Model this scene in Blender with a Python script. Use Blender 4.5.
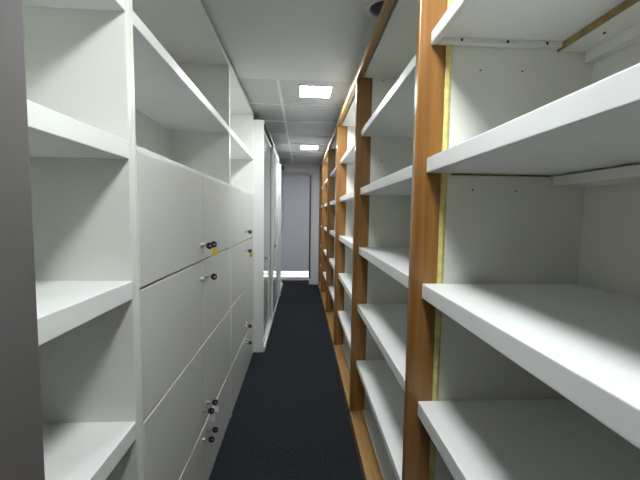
import bpy, bmesh, math, random
from math import sin, cos, pi
from mathutils import Vector, Matrix

random.seed(7)
for o in list(bpy.data.objects):
    bpy.data.objects.remove(o)
scene = bpy.context.scene
C = scene.collection

# ------------------------------------------------------------------ camera
# X to the right, Y along the aisle, Z up; the eye stands over the origin
F_PX, YAW, PITCH, ROLL, EYE = 342.678, 0.0540707, 0.0741588, -0.0141489, 1.42
w = Vector((sin(YAW) * cos(PITCH), cos(YAW) * cos(PITCH), -sin(PITCH)))
r0 = Vector((cos(YAW), -sin(YAW), 0.0))
d0 = w.cross(r0)
r = cos(ROLL) * r0 + sin(ROLL) * d0
d = -sin(ROLL) * r0 + cos(ROLL) * d0
cam_data = bpy.data.cameras.new('camera')
cam_data.sensor_fit = 'HORIZONTAL'
cam_data.sensor_width = 36.0
cam_data.lens = F_PX / 640.0 * 36.0
cam_data.clip_start = 0.02
cam = bpy.data.objects.new('camera', cam_data)
C.objects.link(cam)
M = Matrix(((r.x, -d.x, -w.x, 0.0), (r.y, -d.y, -w.y, 0.0), (r.z, -d.z, -w.z, EYE), (0, 0, 0, 1)))
cam.matrix_world = M
scene.camera = cam

# ------------------------------------------------------------------ world, exposure
world = bpy.data.worlds.new('world')
scene.world = world
world.use_nodes = True
world.node_tree.nodes['Background'].inputs[0].default_value = (0.75, 0.8, 0.85, 1)
world.node_tree.nodes['Background'].inputs[1].default_value = 0.05
scene.view_settings.view_transform = 'Standard'
scene.view_settings.look = 'None'
scene.view_settings.gamma = 1.0
scene.view_settings.use_curve_mapping = False
scene.view_settings.exposure = 0.0
scene.cycles.max_bounces = 16
scene.cycles.diffuse_bounces = 12
scene.cycles.glossy_bounces = 6
PANEL_LIGHT = 120.0            # radiance of each ceiling light panel
LAMP_X, LAMP_YS = 0.10, (0.53, 2.875, 5.21)

# ------------------------------------------------------------------ dimensions
XL = -0.478                   # front plane of the lockers and the open bookcase (left)
XB = -0.858                   # their back
XP = 0.344                    # front of the wooden posts (right)
XS = 0.379                    # front of the right shelves
XR = 0.893                    # back panel of the right shelves
ZC = 2.42                     # ceiling
Y_END = 6.90                  # end wall
Y_BACK = -2.2                # wall behind the camera
TILE_Y0, TILE = 2.63, 0.59

# ------------------------------------------------------------------ materials
def new_mat(name):
    m = bpy.data.materials.new(name)
    m.use_nodes = True
    nt = m.node_tree
    return m, nt, nt.nodes['Principled BSDF']

def rgb(c):
    return (c[0], c[1], c[2], 1.0)

def paint(name, col, rough=0.45, var=0.05, scale=6.0, bump=0.05, bscale=60.0, spec=0.5, metal=0.0):
    """painted or plain surface: faint mottling and fine relief"""
    m, nt, b = new_mat(name)
    tc = nt.nodes.new('ShaderNodeTexCoord')
    n = nt.nodes.new('ShaderNodeTexNoise'); n.inputs['Scale'].default_value = scale; n.inputs['Detail'].default_value = 4
    nt.links.new(tc.outputs['Object'], n.inputs['Vector'])
    ramp = nt.nodes.new('ShaderNodeValToRGB')
    ramp.color_ramp.elements[0].position = 0.3; ramp.color_ramp.elements[1].position = 0.7
    ramp.color_ramp.elements[0].color = rgb([c * (1 - var) for c in col])
    ramp.color_ramp.elements[1].color = rgb([min(1, c * (1 + var)) for c in col])
    nt.links.new(n.outputs['Fac'], ramp.inputs['Fac'])
    nt.links.new(ramp.outputs['Color'], b.inputs['Base Color'])
    b.inputs['Roughness'].default_value = rough
    b.inputs['Metallic'].default_value = metal
    b.inputs['Specular IOR Level'].default_value = spec
    if bump:
        n2 = nt.nodes.new('ShaderNodeTexNoise'); n2.inputs['Scale'].default_value = bscale; n2.inputs['Detail'].default_value = 3
        nt.links.new(tc.outputs['Object'], n2.inputs['Vector'])
        bp = nt.nodes.new('ShaderNodeBump'); bp.inputs['Strength'].default_value = bump; bp.inputs['Distance'].default_value = 0.002
        nt.links.new(n2.outputs['Fac'], bp.inputs['Height'])
        nt.links.new(bp.outputs['Normal'], b.inputs['Normal'])
    return m

def wood(name, dark, mid, light, along='Z', rough=0.32):
    m, nt, b = new_mat(name)
    tc = nt.nodes.new('ShaderNodeTexCoord')
    mp = nt.nodes.new('ShaderNodeMapping')
    s = {'Z': (38, 38, 1.6), 'Y': (38, 1.6, 38)}[along]
    mp.inputs['Scale'].default_value = s
    nt.links.new(tc.outputs['Object'], mp.inputs['Vector'])
    n = nt.nodes.new('ShaderNodeTexNoise'); n.inputs['Scale'].default_value = 1.0; n.inputs['Detail'].default_value = 6; n.inputs['Distortion'].default_value = 0.8
    nt.links.new(mp.outputs['Vector'], n.inputs['Vector'])
    ramp = nt.nodes.new('ShaderNodeValToRGB')
    e = ramp.color_ramp.elements
    e[0].position = 0.28; e[0].color = rgb(dark)
    e[1].position = 0.72; e[1].color = rgb(light)
    k = e.new(0.5); k.color = rgb(mid)
    nt.links.new(n.outputs['Fac'], ramp.inputs['Fac'])
    nt.links.new(ramp.outputs['Color'], b.inputs['Base Color'])
    b.inputs['Roughness'].default_value = rough
    b.inputs['Coat Weight'].default_value = 0.25
    b.inputs['Coat Roughness'].default_value = 0.18
    bp = nt.nodes.new('ShaderNodeBump'); bp.inputs['Strength'].default_value = 0.12; bp.inputs['Distance'].default_value = 0.001
    nt.links.new(n.outputs['Fac'], bp.inputs['Height'])
    nt.links.new(bp.outputs['Normal'], b.inputs['Normal'])
    return m

def carpet_mat():
    m, nt, b = new_mat('charcoal_carpet')
    tc = nt.nodes.new('ShaderNodeTexCoord')
    n = nt.nodes.new('ShaderNodeTexNoise'); n.inputs['Scale'].default_value = 260; n.inputs['Detail'].default_value = 4; n.inputs['Roughness'].default_value = 0.7
    n3 = nt.nodes.new('ShaderNodeTexNoise'); n3.inputs['Scale'].default_value = 75; n3.inputs['Detail'].default_value = 3
    mix = nt.nodes.new('ShaderNodeMath'); mix.operation = 'ADD'
    half = nt.nodes.new('ShaderNodeMath'); half.operation = 'MULTIPLY'; half.inputs[1].default_value = 0.5
    nt.links.new(tc.outputs['Object'], n.inputs['Vector'])
    nt.links.new(tc.outputs['Object'], n3.inputs['Vector'])
    nt.links.new(n.outputs['Fac'], mix.inputs[0]); nt.links.new(n3.outputs['Fac'], mix.inputs[1])
    nt.links.new(mix.outputs[0], half.inputs[0])
    ramp = nt.nodes.new('ShaderNodeValToRGB')
    e = ramp.color_ramp.elements
    e[0].position = 0.33; e[0].color = rgb((0.004, 0.005, 0.0068))
    e[1].position = 0.68; e[1].color = rgb((0.034, 0.039, 0.047))
    nt.links.new(half.outputs[0], ramp.inputs['Fac'])
    nt.links.new(ramp.outputs['Color'], b.inputs['Base Color'])
    b.inputs['Roughness'].default_value = 0.95
    b.inputs['Specular IOR Level'].default_value = 0.15
    bp = nt.nodes.new('ShaderNodeBump'); bp.inputs['Strength'].default_value = 0.9; bp.inputs['Distance'].default_value = 0.006
    nt.links.new(n.outputs['Fac'], bp.inputs['Height'])
    nt.links.new(bp.outputs['Normal'], b.inputs['Normal'])
    return m

def blind_mat():
    m = paint('pale_grey_blind_fabric', (0.60, 0.60, 0.66), 0.8, 0.02, 8, 0.10, 300, 0.2)
    nt = m.node_tree
    tr = nt.nodes.new('ShaderNodeBsdfTranslucent'); tr.inputs['Color'].default_value = rgb((0.75, 0.77, 0.85))
    mx = nt.nodes.new('ShaderNodeMixShader'); mx.inputs[0].default_value = 0.07
    nt.links.new(nt.nodes['Principled BSDF'].outputs[0], mx.inputs[1]); nt.links.new(tr.outputs[0], mx.inputs[2])
    nt.links.new(mx.outputs[0], nt.nodes['Material Output'].inputs['Surface'])
    return m

def emit(name, col, strength):
    m, nt, b = new_mat(name)
    b.inputs['Base Color'].default_value = rgb((0.8, 0.8, 0.8))
    b.inputs['Emission Color'].default_value = rgb(col)
    b.inputs['Emission Strength'].default_value = strength
    return m

MT = {
    'white_shelf': paint('white_painted_shelf', (0.75, 0.765, 0.765), 0.38, 0.03, 5, 0.10, 45),
    'white_panel': paint('white_painted_panel', (0.735, 0.74, 0.695), 0.5, 0.035, 4, 0.12, 30),
    'melamine': paint('white_melamine', (0.72, 0.73, 0.695), 0.32, 0.015, 3, 0.02, 80),
    'door': paint('off_white_locker_door', (0.59, 0.60, 0.58), 0.28, 0.02, 3, 0.015, 50),
    'wardrobe': paint('white_wardrobe_board', (0.72, 0.735, 0.72), 0.35, 0.02, 3, 0.02, 60),
    'gloss': paint('grey_gloss_glass', (0.62, 0.63, 0.65), 0.10, 0.02, 2, 0.0, 20, 0.6),
    'grey_column': paint('dark_grey_painted_column', (0.112, 0.106, 0.107), 0.6, 0.05, 3, 0.08, 40, 0.3),
    'plaster': paint('white_ceiling_plaster', (0.60, 0.615, 0.61), 0.8, 0.02, 2, 0.05, 40, 0.2),
    'tile': paint('light_grey_ceiling_tile', (0.50, 0.515, 0.52), 0.85, 0.03, 12, 0.25, 120, 0.2),
    'grid': paint('white_grid_bar', (0.76, 0.77, 0.77), 0.5, 0.02, 6, 0.0),
    'wall': paint('white_wall_paint', (0.55, 0.56, 0.54), 0.7, 0.03, 2, 0.08, 50, 0.2),
    'end_wall': paint('pale_grey_wall_paint', (0.66, 0.66, 0.69), 0.6, 0.02, 2, 0.05, 50, 0.3),
    'blind': blind_mat(),
    'dark': paint('dark_grey_plastic', (0.05, 0.05, 0.055), 0.5, 0.1, 20, 0.0),
    'black': paint('black_plastic', (0.012, 0.012, 0.013), 0.35, 0.1, 40, 0.0),
    'metal': paint('brushed_steel', (0.55, 0.55, 0.55), 0.28, 0.08, 80, 0.0, 20, 0.5, 1.0),
    'yellow': paint('yellow_plastic', (0.75, 0.52, 0.02), 0.4, 0.06, 60, 0.0),
    'white_tag': paint('white_plastic', (0.75, 0.76, 0.78), 0.4, 0.04, 60, 0.0),
    'pink_tag': paint('pale_pink_plastic', (0.70, 0.52, 0.56), 0.4, 0.04, 60, 0.0),
    'glue': paint('yellowed_glue', (0.62, 0.55, 0.20), 0.55, 0.22, 30, 0.6, 70),
    'raw_edge': paint('raw_brown_board_edge', (0.24, 0.17, 0.07), 0.7, 0.35, 40, 0.3, 90),
    'post': wood('varnished_beech_upright', (0.165, 0.070, 0.015), (0.255, 0.118, 0.027), (0.325, 0.160, 0.042), 'Z'),
    'beam': wood('varnished_beech_lengthwise', (0.25, 0.135, 0.040), (0.33, 0.185, 0.060), (0.40, 0.235, 0.082), 'Y'),
    'carpet': carpet_mat(),
    'lamp': emit('lit_panel_diffuser', (0.97, 1.0, 0.99), PANEL_LIGHT),
    'daylight': emit('daylight_in_glass', (0.97, 0.98, 1.0), 2.6),
}

# ------------------------------------------------------------------ helpers
ORG = {}
_box_cache = {}

def box_mesh(name, size, mat, bevel):
    key = (tuple(round(s, 5) for s in size), mat, bevel)
    if key in _box_cache:
        return _box_cache[key]
    bm = bmesh.new()
    bmesh.ops.create_cube(bm, size=1.0)
    for v in bm.verts:
        v.co = Vector((v.co.x * size[0], v.co.y * size[1], v.co.z * size[2]))
    if bevel:
        bv = min(bevel, min(size) * 0.4)
        bmesh.ops.bevel(bm, geom=list(bm.edges), offset=bv, segments=2, profile=0.5, affect='EDGES')
    me = bpy.data.meshes.new(name)
    bm.to_mesh(me); bm.free()
    me.materials.append(MT[mat])
    _box_cache[key] = me
    return me

def link(name, me, centre, parent=None):
    o = bpy.data.objects.new(name, me)
    C.objects.link(o)
    c = Vector(centre)
    ORG[o.name] = c
    if parent is not None:
        o.parent = parent
        o.location = c - ORG[parent.name]
    else:
        o.location = c
    return o

def box(name, x, y, z, mat, parent=None, bevel=0.0015):
    """box from ranges x, y, z"""
    size = (x[1] - x[0], y[1] - y[0], z[1] - z[0])
    cen = ((x[0] + x[1]) / 2, (y[0] + y[1]) / 2, (z[0] + z[1]) / 2)
    return link(name, box_mesh(name, size, mat, bevel), cen, parent)

def bm_obj(name, bm, mat, centre, parent=None, smooth=False):
    me = bpy.data.meshes.new(name)
    bm.to_mesh(me); bm.free()
    me.materials.append(MT[mat])
    if smooth:
        for p in me.polygons:
            p.use_smooth = True
    return link(name, me, centre, parent)

def thing(name, loc, label, cat, group=None):
    o = link(name, None, loc)
    o['label'] = label; o['category'] = cat
    if group:
        o['group'] = group
    return o

def struct(o, label=None):
    o['kind'] = 'structure'
    if label:
        o['label'] = label
    return o

def lathe(profile, axis='X', seg=20):
    """surface of revolution; profile = [(distance along axis, radius)]"""
    bm = bmesh.new()
    rings = []
    for a, rad in profile:
        ring = []
        for i in range(seg):
            t = 2 * pi * i / seg
            p = {'X': (a, rad * cos(t), rad * sin(t)), 'Z': (rad * cos(t), rad * sin(t), a)}[axis]
            ring.append(bm.verts.new(p))
        rings.append(ring)
    for q in range(len(rings) - 1):
        for i in range(seg):
            bm.faces.new((rings[q][i], rings[q][(i + 1) % seg], rings[q + 1][(i + 1) % seg], rings[q + 1][i]))
    bm.faces.new(rings[0]); bm.faces.new(list(reversed(rings[-1])))
    bmesh.ops.recalc_face_normals(bm, faces=bm.faces)
    return bm

# ------------------------------------------------------------------ the room
struct(box('floor', (-0.95, 1.0), (Y_BACK, Y_END + 0.2), (-0.08, 0.0), 'carpet', None, 0), 'charcoal flecked carpet floor of the narrow aisle')
struct(box('wall_left', (-0.95, -0.87), (Y_BACK, Y_END + 0.2), (0.0, 2.6), 'wall', None, 0), 'white wall behind the lockers')
struct(box('wall_right', (0.925, 1.0), (Y_BACK, Y_END + 0.2), (0.0, 2.6), 'wall', None, 0), 'white wall behind the deep bookcases')
struct(box('wall_back', (-0.87, 0.925), (Y_BACK - 0.08, Y_BACK), (0.0, 2.6), 'wall', None, 0), 'white wall behind the camera')

# end wall with a door opening, built around the opening
endw = struct(box('wall_end', (0.215, 0.925), (Y_END, Y_END + 0.12), (0.0, 2.6), 'end_wall', None, 0), 'pale grey wall at the far end of the aisle')
box('wall_section', (-0.87, 0.215), (Y_END, Y_END + 0.12), (2.245, 2.6), 'end_wall', endw, 0)
box('wall_section', (-0.87, -0.60), (Y_END, Y_END + 0.12), (0.0, 2.245), 'end_wall', endw, 0)

# ceiling: plain plaster over the near part, square tiles in a bar grid beyond
ceil = struct(box('ceiling', (-0.95, 1.0), (Y_BACK, Y_END + 0.2), (2.47, 2.56), 'plaster', None, 0), 'white ceiling, plain near the camera and tiled beyond')
box('plaster_board', (-0.87, 0.925), (Y_BACK, TILE_Y0), (ZC - 0.008, 2.47), 'plaster', ceil, 0.002)
cols = (-0.87, -0.79, -0.19, 0.41, 0.925)
rows = [TILE_Y0 + TILE * k for k in range(8)]
rows.append(Y_END)
rows = [y for y in rows if y <= Y_END]
lamp_tiles = []
for ci in range(1, len(cols) - 1):
    for ri in range(len(rows) - 1):
        x0, x1, y0, y1 = cols[ci], cols[ci + 1], rows[ri], rows[ri + 1]
        g = 0.010
        if any(x0 < LAMP_X < x1 and y0 < ly < y1 for ly in LAMP_YS):
            # tile cut out round the light panel
            ly = [q for q in LAMP_YS if y0 < q < y1][0]
            hs = 0.130
            bm = bmesh.new()
            cx, cy = (x0 + x1) / 2, (y0 + y1) / 2
            def slab(a0, a1, b0, b1):
                q = bmesh.ops.create_cube(bm, size=1.0)['verts']
                for v in q:
                    v.co = Vector(((a0 + a1) / 2 - cx + v.co.x * (a1 - a0), (b0 + b1) / 2 - cy + v.co.y * (b1 - b0), v.co.z * 0.016))
            slab(x0 + g, x1 - g, y0 + g, ly - hs); slab(x0 + g, x1 - g, ly + hs, y1 - g)
            slab(x0 + g, LAMP_X - hs, ly - hs, ly + hs); slab(LAMP_X + hs, x1 - g, ly - hs, ly + hs)
            bm_obj('ceiling_tile', bm, 'tile', (cx, cy, ZC + 0.010), ceil)
        else:
            box('ceiling_tile', (x0 + g, x1 - g), (y0 + g, y1 - g), (ZC + 0.002, ZC + 0.018), 'tile', ceil, 0.003)
for x in cols[1:-1]:
    box('grid_bar', (x - 0.012, x + 0.012), (TILE_Y0, Y_END), (ZC - 0.004, ZC + 0.004), 'grid', ceil, 0.001)
for y in rows:
    box('cross_bar', (-0.87, 0.925), (max(y - 0.012, TILE_Y0 + 0.0005), min(y + 0.012, Y_END)), (ZC - 0.0035, ZC + 0.0035), 'grid', ceil, 0.001)

# dark grey column in the left foreground
struct(box('wall_column', (-0.87, -0.446), (-0.30, 0.596), (0.0, ZC - 0.01), 'grey_column', None, 0.003), 'smooth dark grey column at the left edge of the photo')

# ------------------------------------------------------------------ far door with blind
door = struct(link('door_1', None, (-0.19, Y_END + 0.05, 0.0)), 'glazed door at the end of the aisle, daylight showing at its foot')
box('door_frame', (0.16, 0.212), (Y_END - 0.012, Y_END + 0.09), (0.0, 2.24), 'end_wall', door)
box('door_frame', (-0.60, 0.16), (Y_END + 0.02, Y_END + 0.09), (2.19, 2.24), 'end_wall', door)
box('threshold', (-0.60, 0.16), (Y_END - 0.01, Y_END + 0.09), (0.0, 0.075), 'dark', door)
box('bottom_rail', (-0.60, 0.16), (Y_END + 0.025, Y_END + 0.07), (0.078, 0.142), 'end_wall', door)
box('glass_pane', (-0.60, 0.16), (Y_END + 0.055, Y_END + 0.063), (0.142, 2.19), 'daylight', door)
box('glazing_bar', (-0.60, 0.16), (Y_END + 0.035, Y_END + 0.055), (0.190, 0.212), 'dark', door)
trim = struct(box('trim_1', (0.225, 0.40), (Y_END - 0.03, Y_END), (0.0, 2.36), 'end_wall', None, 0.003), 'pale grey flat jamb board right of the far door')
blind = thing('roller_blind', (-0.2, Y_END + 0.012, 0.28), 'pale grey roller blind drawn down over the far door, bright gap below it', 'blind')
bm = bmesh.new()
nseg = 24
vs = []
for i in range(nseg + 1):
    z = 2.19 - (2.19 - 0.275) * i / nseg - 0.28
    off = 0.0015 * sin(i * 1.1)
    vs.append([bm.verts.new((x, off + dy, z)) for x in (-0.40, 0.355) for dy in (-0.001, 0.001)])
for i in range(nseg):
    a, b2 = vs[i], vs[i + 1]
    for p, q in ((0, 2), (2, 3), (3, 1), (1, 0)):
        bm.faces.new((a[p], a[q], b2[q], b2[p]))
bm.faces.new([vs[0][k] for k in (0, 1, 3, 2)]); bm.faces.new([vs[-1][k] for k in (0, 2, 3, 1)])
bmesh.ops.recalc_face_normals(bm, faces=bm.faces)
bm_obj('blind_fabric', bm, 'blind', (-0.2, Y_END + 0.012, 0.28), blind)
tube = lathe([(-0.4, 0.018), (0.355, 0.018)], 'X', 16)
bm_obj('roller_tube', tube, 'blind', (-0.2, Y_END + 0.012, 2.20), blind, True)
box('bottom_bar', (-0.60, 0.155), (Y_END + 0.005, Y_END + 0.019), (0.262, 0.280), 'white_tag', blind)
box('side_channel', (0.150, 0.186), (Y_END - 0.016, Y_END - 0.0122), (0.13, 2.20), 'dark', blind)

# ------------------------------------------------------------------ ceiling lights
light_labels = {0: 'square lit ceiling light panel overhead, nearest the camera',
                1: 'larger looking bright square light panel in the nearer tiled ceiling',
                2: 'small looking bright light panel in the ceiling near the far door'}
for i, ly in enumerate(LAMP_YS):
    zc = ZC - 0.008 if i == 0 else ZC + 0.002
    t = thing('ceiling_light', (LAMP_X, ly, zc), light_labels[i], 'ceiling light', 'square ceiling lights along the aisle')
    h = 0.130; f = 0.008; z0 = zc - 0.008
    bm = bmesh.new()
    for a0, a1, b0, b1 in ((-h, h, -h, -h + f), (-h, h, h - f, h), (-h, -h + f, -h + f, h - f), (h - f, h, -h + f, h - f)):
        q = bmesh.ops.create_cube(bm, size=1.0)['verts']
        for v in q:
            v.co = Vector(((a0 + a1) / 2 + v.co.x * (a1 - a0), (b0 + b1) / 2 + v.co.y * (b1 - b0), -0.004 + v.co.z * 0.008))
    bm_obj('frame', bm, 'grid', (LAMP_X, ly, zc), t)
    box('diffuser', (LAMP_X - h + f, LAMP_X + h - f), (ly - h + f, ly + h - f), (zc - 0.006, zc - 0.001), 'lamp', t, 0)

dl = thing('downlight', (0.378, 1.69, ZC - 0.008), 'round unlit recessed downlight with a pale rim, above the second bookcase', 'downlight')
bm_obj('rim', lathe([(0.0, 0.078), (-0.006, 0.080), (-0.012, 0.077), (-0.013, 0.064), (-0.004, 0.061), (0.0, 0.061)], 'Z', 28), 'plaster', (0.378, 1.69, ZC - 0.008), dl, True)
bm_obj('lens', lathe([(-0.0015, 0.060), (-0.006, 0.060), (-0.012, 0.04), (-0.014, 0.004)], 'Z', 28), 'dark', (0.378, 1.69, ZC - 0.008), dl, True)

# ------------------------------------------------------------------ left: open bookcase
ob = thing('open_bookcase', (-0.66, 0.8, 0.0), 'narrow white open bookcase with thick shelves beside the dark grey column', 'bookcase')
y0, y1 = 0.60, 1.013
box('side_panel', (XB, XL), (0.991, y1), (0.0, 2.40), 'melamine', ob, 0.003)
box('side_panel', (XB, XL), (y0, 0.622), (0.0, 2.40), 'melamine', ob)
box('back_panel', (XB - 0.008, XB), (y0, y1), (0.0, 2.40), 'melamine', ob, 0)
for z0, z1 in ((2.37, 2.40), (1.957, 1.995), (1.566, 1.613), (1.172, 1.224), (0.756, 0.807), (0.36, 0.41), (0.0, 0.06)):
    box('shelf', (XB, XL - 0.0005), (0.622, 0.991), (z0, z1), 'white_shelf', ob, 0.002)

# ------------------------------------------------------------------ left: locker cabinets
ROWZ = (1.597, 1.190, 0.775, 0.355, 0.008)
lock_mesh = bpy.data.meshes.new('lock')
_b = lathe([(0.0, 0.0115), (0.004, 0.0115), (0.006, 0.0095), (0.006, 0.0080), (0.014, 0.0078), (0.015, 0.006)], 'X', 18)
_b.to_mesh(lock_mesh); _b.free(); lock_mesh.materials.append(MT['metal'])
for p in lock_mesh.polygons: p.use_smooth = False

def locker(ya, yb, split, label):
    t = thing('locker_cabinet', (-0.66, (ya + yb) / 2, 0.0), label, 'cabinet', 'white locker cabinets on the left')
    box('side_panel', (XB, XL - 0.0005), (ya, ya + 0.020), (0.0, 2.40), 'melamine', t, 0.003)
    box('side_panel', (XB, XL), (yb - 0.020, yb), (0.0, 2.40), 'melamine', t)
    box('back_panel', (XB - 0.008, XB), (ya, yb), (0.0, 2.40), 'melamine', t, 0)
    box('top_panel', (XB, XL), (ya + 0.02, yb - 0.02), (2.372, 2.40), 'melamine', t)
    box('shelf', (XB, XL), (ya + 0.02, yb - 0.02), (1.946, 1.984), 'white_shelf', t)
    box('locker_top', (XB, XL), (ya + 0.02, yb - 0.02), (1.598, 1.611), 'white_shelf', t)
    for z in ROWZ[1:4]:
        box('divider_shelf', (XB, XL - 0.021), (ya + 0.02, yb - 0.02), (z - 0.009, z + 0.009), 'melamine', t)
    box('bottom_panel', (XB, XL - 0.021), (ya + 0.02, yb - 0.02), (0.0, 0.02), 'melamine', t)
    box('middle_panel', (XB, XL - 0.021), (split - 0.009, split + 0.009), (0.02, 0.346), 'melamine', t)
    locks = []
    for ci, (a, b) in enumerate(((ya + 0.0235, split - 0.0015), (split + 0.0015, yb - 0.0205))):
        for ri in range(4):
            zt, zb = (ROWZ[ri] - 0.004 if ri else 1.5975), ROWZ[ri + 1] + 0.004
            dr = box('door', (XL - 0.019, XL), (a, b), (zb, zt), 'door', t, 0.0018)
            ly = b - 0.034 if ci == 0 else a + 0.040
            lz = {0: zb + 0.070, 1: zt - 0.085, 2: zb + 0.085, 3: zt - 0.055}[ri]
            link('lock', lock_mesh, (XL, ly, lz), dr)
            locks.append((ci, ri, ly, lz))
    return locks

locksA = locker(1.0135, 2.331, 1.689, 'wide white locker cabinet with key locks and open shelves above, nearer the camera')
locksB = locker(2.3315, 3.449, 2.977, 'white locker cabinet with open shelves above, next to the white wardrobe side')

# ------------------------------------------------------------------ keys in the locks
def key_head_mesh():
    bm = bmesh.new()
    seg, out, inn, th = 18, 0.0150, 0.0042, 0.0055
    rows_ = []
    for i in range(seg):
        a = 2 * pi * i / seg
        c_, s_ = cos(a), sin(a)
        ro = out * (1 + 0.10 * abs(s_))
        rows_.append([bm.verts.new((ro * c_, -th / 2, ro * s_)), bm.verts.new((ro * c_, th / 2, ro * s_)),
                      bm.verts.new((inn * c_ + 0.004, th / 2, inn * s_)), bm.verts.new((inn * c_ + 0.004, -th / 2, inn * s_))])
    for i in range(seg):
        p, q = rows_[i], rows_[(i + 1) % seg]
        for k in range(4):
            bm.faces.new((p[k], q[k], q[(k + 1) % 4], p[(k + 1) % 4]))
    bmesh.ops.recalc_face_normals(bm, faces=bm.faces)
    me = bpy.data.meshes.new('key_head'); bm.to_mesh(me); bm.free(); me.materials.append(MT['black'])
    return me

def shaft_mesh():
    bm = bmesh.new()
    q = bmesh.ops.create_cube(bm, size=1.0)['verts']
    for v in q:
        v.co = Vector((v.co.x * 0.016 + 0.008, v.co.y * 0.0022, v.co.z * 0.0075))
    me = bpy.data.meshes.new('key_shaft'); bm.to_mesh(me); bm.free(); me.materials.append(MT['metal'])
    return me

def ring_mesh():
    bm = bmesh.new()
    R, rr, n1, n2 = 0.010, 0.0009, 18, 6
    g = [[bm.verts.new(((R + rr * cos(2 * pi * j / n2)) * cos(2 * pi * i / n1), rr * sin(2 * pi * j / n2), (R + rr * cos(2 * pi * j / n2)) * sin(2 * pi * i / n1))) for j in range(n2)] for i in range(n1)]
    for i in range(n1):
        for j in range(n2):
            bm.faces.new((g[i][j], g[(i + 1) % n1][j], g[(i + 1) % n1][(j + 1) % n2], g[i][(j + 1) % n2]))
    me = bpy.data.meshes.new('key_ring'); bm.to_mesh(me); bm.free(); me.materials.append(MT['metal'])
    return me

HEAD, SHAFT, RING = key_head_mesh(), shaft_mesh(), ring_mesh()
def key(lock, label, tag=None, group='keys left in the locker locks'):
    ci, ri, y, z = lock
    x = XL + 0.0145
    t = thing('locker_key', (x, y, z), label, 'key', group)
    link('shaft', SHAFT, (x + 0.0005, y, z), t)
    link('key_head', HEAD, (x + 0.026, y, z), t)
    if tag:
        link('key_ring', RING, (x + 0.0325, y, z - 0.0095), t)
        box('tag', (x + 0.0205, x + 0.0445), (y - 0.0030, y - 0.0006), (z - 0.052, z - 0.0185), tag, t, 0.001)

def find(ls, ci, ri):
    return [l for l in ls if l[0] == ci and l[1] == ri][0]
key(find(locksA, 0, 0), 'black headed key in the top locker door nearest the camera')
key(find(locksA, 1, 0), 'black headed key with a yellow tag in the second top locker door', 'yellow')
key(find(locksA, 1, 1), 'black headed key below the line of the yellow tagged key on the nearer cabinet')
key(find(locksA, 0, 2), 'key with a pale pink tag in a low locker door', 'pink_tag')
key(find(locksA, 1, 2), 'key with a white tag in a low locker door', 'white_tag')
key(find(locksA, 0, 3), 'black headed key lowest down on the locker door nearest the camera')
key(find(locksA, 1, 3), 'black headed key in the bottom row just under the white tagged key')
key(find(locksB, 0, 0), 'black headed key in the top row of the cabinet beside the wardrobe')
key(find(locksB, 0, 1), 'yellow tagged key in the second row of the cabinet beside the wardrobe', 'yellow')
key(find(locksB, 0, 2), 'black headed key in the third row of the cabinet beside the wardrobe')
key(find(locksB, 0, 3), 'black headed key in the bottom row of the cabinet beside the wardrobe')

# ------------------------------------------------------------------ left far: wardrobe with sliding gloss doors
wd = thing('sliding_wardrobe', (-0.62, 5.1, 0.0), 'tall white wardrobe with grey glossy sliding doors beyond the lockers', 'wardrobe')
box('side_panel', (-0.866, -0.380), (3.450, 3.476), (0.0, 2.335), 'wardrobe', wd, 0.002)
box('top_panel', (-0.866, -0.380), (3.476, Y_END - 0.035), (2.31, 2.335), 'wardrobe', wd)
box('back_panel', (-0.866, -0.858), (3.476, Y_END - 0.035), (0.0, 2.31), 'wardrobe', wd, 0)
box('bottom_rail', (-0.44, -0.368), (3.476, Y_END - 0.035), (0.0, 0.040), 'wardrobe', wd, 0.003)
box('top_track', (-0.44, -0.360), (3.476, Y_END - 0.035), (2.275, 2.31), 'dark', wd, 0.001)

def sliding_door(ya, yb, xf, handle_y=None):
    dz0, dz1 = 0.047, 2.273
    dr = box('sliding_door', (xf - 0.018, xf - 0.006), (ya + 0.03, yb - 0.03), (dz0 + 0.03, dz1 - 0.03), 'gloss', wd, 0.0005)
    for a, b in ((ya, ya + 0.035), (yb - 0.035, yb)):
        box('stile', (xf - 0.026, xf), (a, b), (dz0, dz1), 'wardrobe', dr, 0.002)
    for a, b in ((dz0, dz0 + 0.035), (dz1 - 0.035, dz1)):
        box('rail', (xf - 0.026, xf), (ya + 0.035, yb - 0.035), (a, b), 'wardrobe', dr, 0.002)
    return dr

d1 = sliding_door(3.478, 4.46, -0.390)
d2 = sliding_door(4.40, 5.52, -0.362)
d3 = sliding_door(5.47, Y_END - 0.037, -0.3925)
box('handle', (-0.3615, -0.332), (5.48, 5.515), (0.10, 2.20), 'wardrobe', d2, 0.003)
lk = lathe([(0.0, 0.017), (0.010, 0.017), (0.014, 0.012), (0.015, 0.003)], 'X', 18)
bm_obj('lock', lk, 'dark', (-0.396, 3.80, 0.93), d1, True)
lk = lathe([(0.0, 0.017), (0.010, 0.017), (0.014, 0.012), (0.015, 0.003)], 'X', 18)
bm_obj('lock', lk, 'dark', (-0.368, 4.80, 0.97), d2, True)

# ------------------------------------------------------------------ right: deep bookcases between wooden posts
PY = (-0.160, 1.045, 2.250, 3.455, 4.660, 5.865)
SHELVES = ((1.929, 1.967), (1.552, 1.597), (1.162, 1.209), (0.778, 0.826), (0.395, 0.434))
bay_labels = (
    'deep white bookcase nearest the camera, behind the wooden post with a yellow glue strip',
    'second white bookcase from the camera, between the glue-edged post and the next dark brown post',
    'third white bookcase from the camera, beyond the dark brown post',
    'fourth white bookcase from the camera, beyond the golden lit post',
    'fifth white bookcase from the camera, second from the far door',
    'last white bookcase on the right, against the far wall beside the blind')

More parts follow.
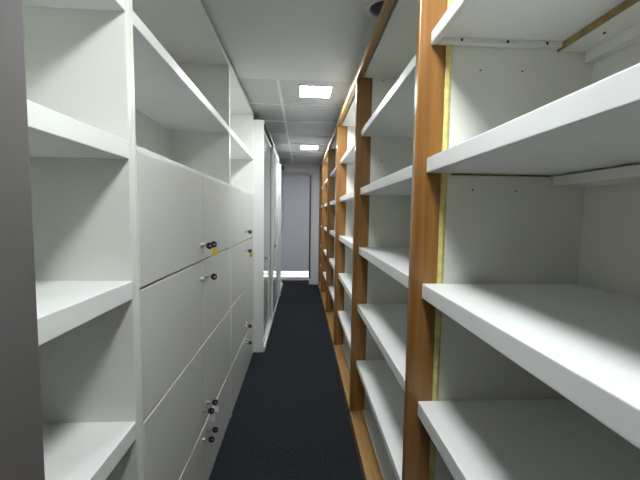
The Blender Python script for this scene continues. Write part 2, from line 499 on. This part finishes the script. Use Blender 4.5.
screw_mesh = bpy.data.meshes.new('screw')
_b = bmesh.new(); bmesh.ops.create_uvsphere(_b, u_segments=8, v_segments=5, radius=0.0042)
_b.to_mesh(screw_mesh); _b.free(); screw_mesh.materials.append(MT['black'])

hole_mesh = bpy.data.meshes.new('screw_head')
_b = bmesh.new(); bmesh.ops.create_uvsphere(_b, u_segments=8, v_segments=5, radius=0.0030)
_b.to_mesh(hole_mesh); _b.free(); hole_mesh.materials.append(MT['dark'])

def post(yf, parent, x1=0.445):
    return box('post', (XP, x1), (yf, yf + 0.028), (0.072, 2.299), 'post', parent, 0.003)

def bay(i):
    ya = PY[i] + 0.0355                       # near inner side
    yb = PY[i + 1] if i + 1 < len(PY) else Y_END - 0.032
    t = thing('bookcase', (0.63, (ya + yb) / 2, 0.0), bay_labels[i], 'bookcase', 'deep white bookcases along the right')
    last = i + 1 >= len(PY)
    if i == 0:
        post(PY[0], t)
        box('side_panel', (0.445, XR), (PY[0] + 0.003, PY[0] + 0.035), (0.0, 2.30), 'white_panel', t)
    if not last:
        post(yb, t, 0.427 if i == 0 else 0.445)
        x0 = 0.448 if i == 0 else 0.4455
        box('side_panel', (x0, XR), (yb + 0.003, yb + 0.035), (0.0, 2.30), 'white_panel', t)
    else:
        post(yb - 0.029, t)
        box('side_panel', (0.4455, XR), (yb - 0.027, yb), (0.0, 2.30), 'white_panel', t)
        yb -= 0.03
    s0, s1 = ya + 0.0005, yb + 0.0025
    e1 = yb + (0.0355 if not last else 0.03)
    box('back_panel', (XR, XR + 0.012), (ya, e1), (0.0, 2.30), 'white_panel', t, 0)
    box('base_board', (0.432, XR), (s0, s1), (0.048, 0.084), 'white_panel', t, 0.002)
    box('plinth', (XP, 0.431), (ya - (0.0355 if i == 0 else 0), e1), (0.0, 0.071), 'beam', t, 0.003)
    box('top_rail', (XP, 0.377), (ya - (0.0355 if i == 0 else 0), e1), (2.300, 2.340), 'beam', t, 0.002)
    box('top_board', (0.388, XR + 0.012), (ya, e1), (2.3005, 2.334), 'white_panel', t, 0.001)
    for k, (z0, z1) in enumerate(SHELVES):
        sy0, sy1 = s0, yb - 0.0005
        if i == 0 and k == 0:
            sh = box('shelf', (XS + 0.020, XR), (sy0, sy1), (z0 + 0.015, z1), 'white_shelf', t, 0.002)
            box('front_lip', (XS, XS + 0.0195), (sy0, sy1), (z0, z1), 'white_shelf', sh, 0.003)
            cl = box('cleat', (XS + 0.022, 0.772), (yb - 0.022, yb - 0.0002), (z0 + 0.001, z0 + 0.0148), 'white_panel', t, 0.001)
            for sx in (0.464, 0.603, 0.724):
                link('screw', screw_mesh, (sx, yb - 0.0225, z0 + 0.008), cl)
            bt = box('batten', (0.776, 0.862), (sy0, yb - 0.002), (z0 - 0.004, z0 + 0.0148), 'white_panel', t, 0.001)
            box('raw_edge', (0.771, 0.7757), (sy0, yb - 0.002), (z0 - 0.006, z0 + 0.0148), 'raw_edge', bt, 0.0005)
            for sy in (0.62, 0.78, 0.93):
                link('screw', screw_mesh, (0.818, sy, z0 - 0.0045), bt)
            box('batten', (0.8635, XR - 0.0002), (sy0, yb + 0.002), (z0 - 0.034, z0 + 0.0148), 'white_panel', t, 0.002)
        else:
            box('shelf', (XS, XR - 0.004), (sy0, sy1), (z0, z1), 'white_shelf', t, 0.003)
            if k == 1:
                box('batten', (0.776, XR - 0.0005), (sy0, yb - 0.010), (z0 - 0.034, z0 - 0.005), 'white_panel', t, 0.002)
                if i == 0:
                    box('cleat', (0.46, 0.772), (yb - 0.006, yb + 0.0025), (z0 - 0.005, z0 - 0.0005), 'raw_edge', t, 0.0005)
            elif k in (2, 3, 4):
                box('batten', (0.84, XR - 0.0005), (sy0, yb - 0.010), (z0 - 0.040, z0 - 0.0015), 'white_panel', t, 0.002)
    if i == 0:
        # yellowed glue strip between post and side panel, lumpy
        bm = bmesh.new()
        prev = None
        n = 70
        for q in range(n + 1):
            z = 0.09 + (2.295 - 0.09) * q / n
            lump = 0.004 * math.exp(-((z - 1.50) / 0.05) ** 2) + random.uniform(0, 0.0016)
            ring = [bm.verts.new(p) for p in ((0.4272, yb + 0.028, z), (0.4272, yb - 0.0005 - lump, z), (0.4385, yb - 0.003 - lump, z), (0.4475 + random.uniform(-0.0008, 0.0004), yb + 0.001 - lump * 0.5, z), (0.4477, yb + 0.028, z))]
            if prev:
                for a in range(5):
                    bm.faces.new((prev[a], prev[(a + 1) % 5], ring[(a + 1) % 5], ring[a]))
            else:
                bm.faces.new(ring)
            prev = ring
        bm.faces.new(prev)
        bmesh.ops.recalc_face_normals(bm, faces=bm.faces)
        for v in bm.verts:
            v.co -= Vector((0.4375, yb, 1.19))
        gl = bm_obj('glue_strip', bm, 'glue', (0.4375, yb, 1.19), t)
        gl['label'] = 'lumpy yellow glue strip'
        for sx, sz in ((0.537, 1.863), (0.668, 1.865), (0.530, 1.503), (0.668, 1.502)):
            link('screw', hole_mesh, (sx, yb + 0.0035, sz), t)
    if i == 1:
        for sx, sz in ((0.515, 2.284), (0.521, 1.775)):
            link('screw', screw_mesh, (sx, yb + 0.0035, sz), t)

for i in range(len(PY)):
    bay(i)
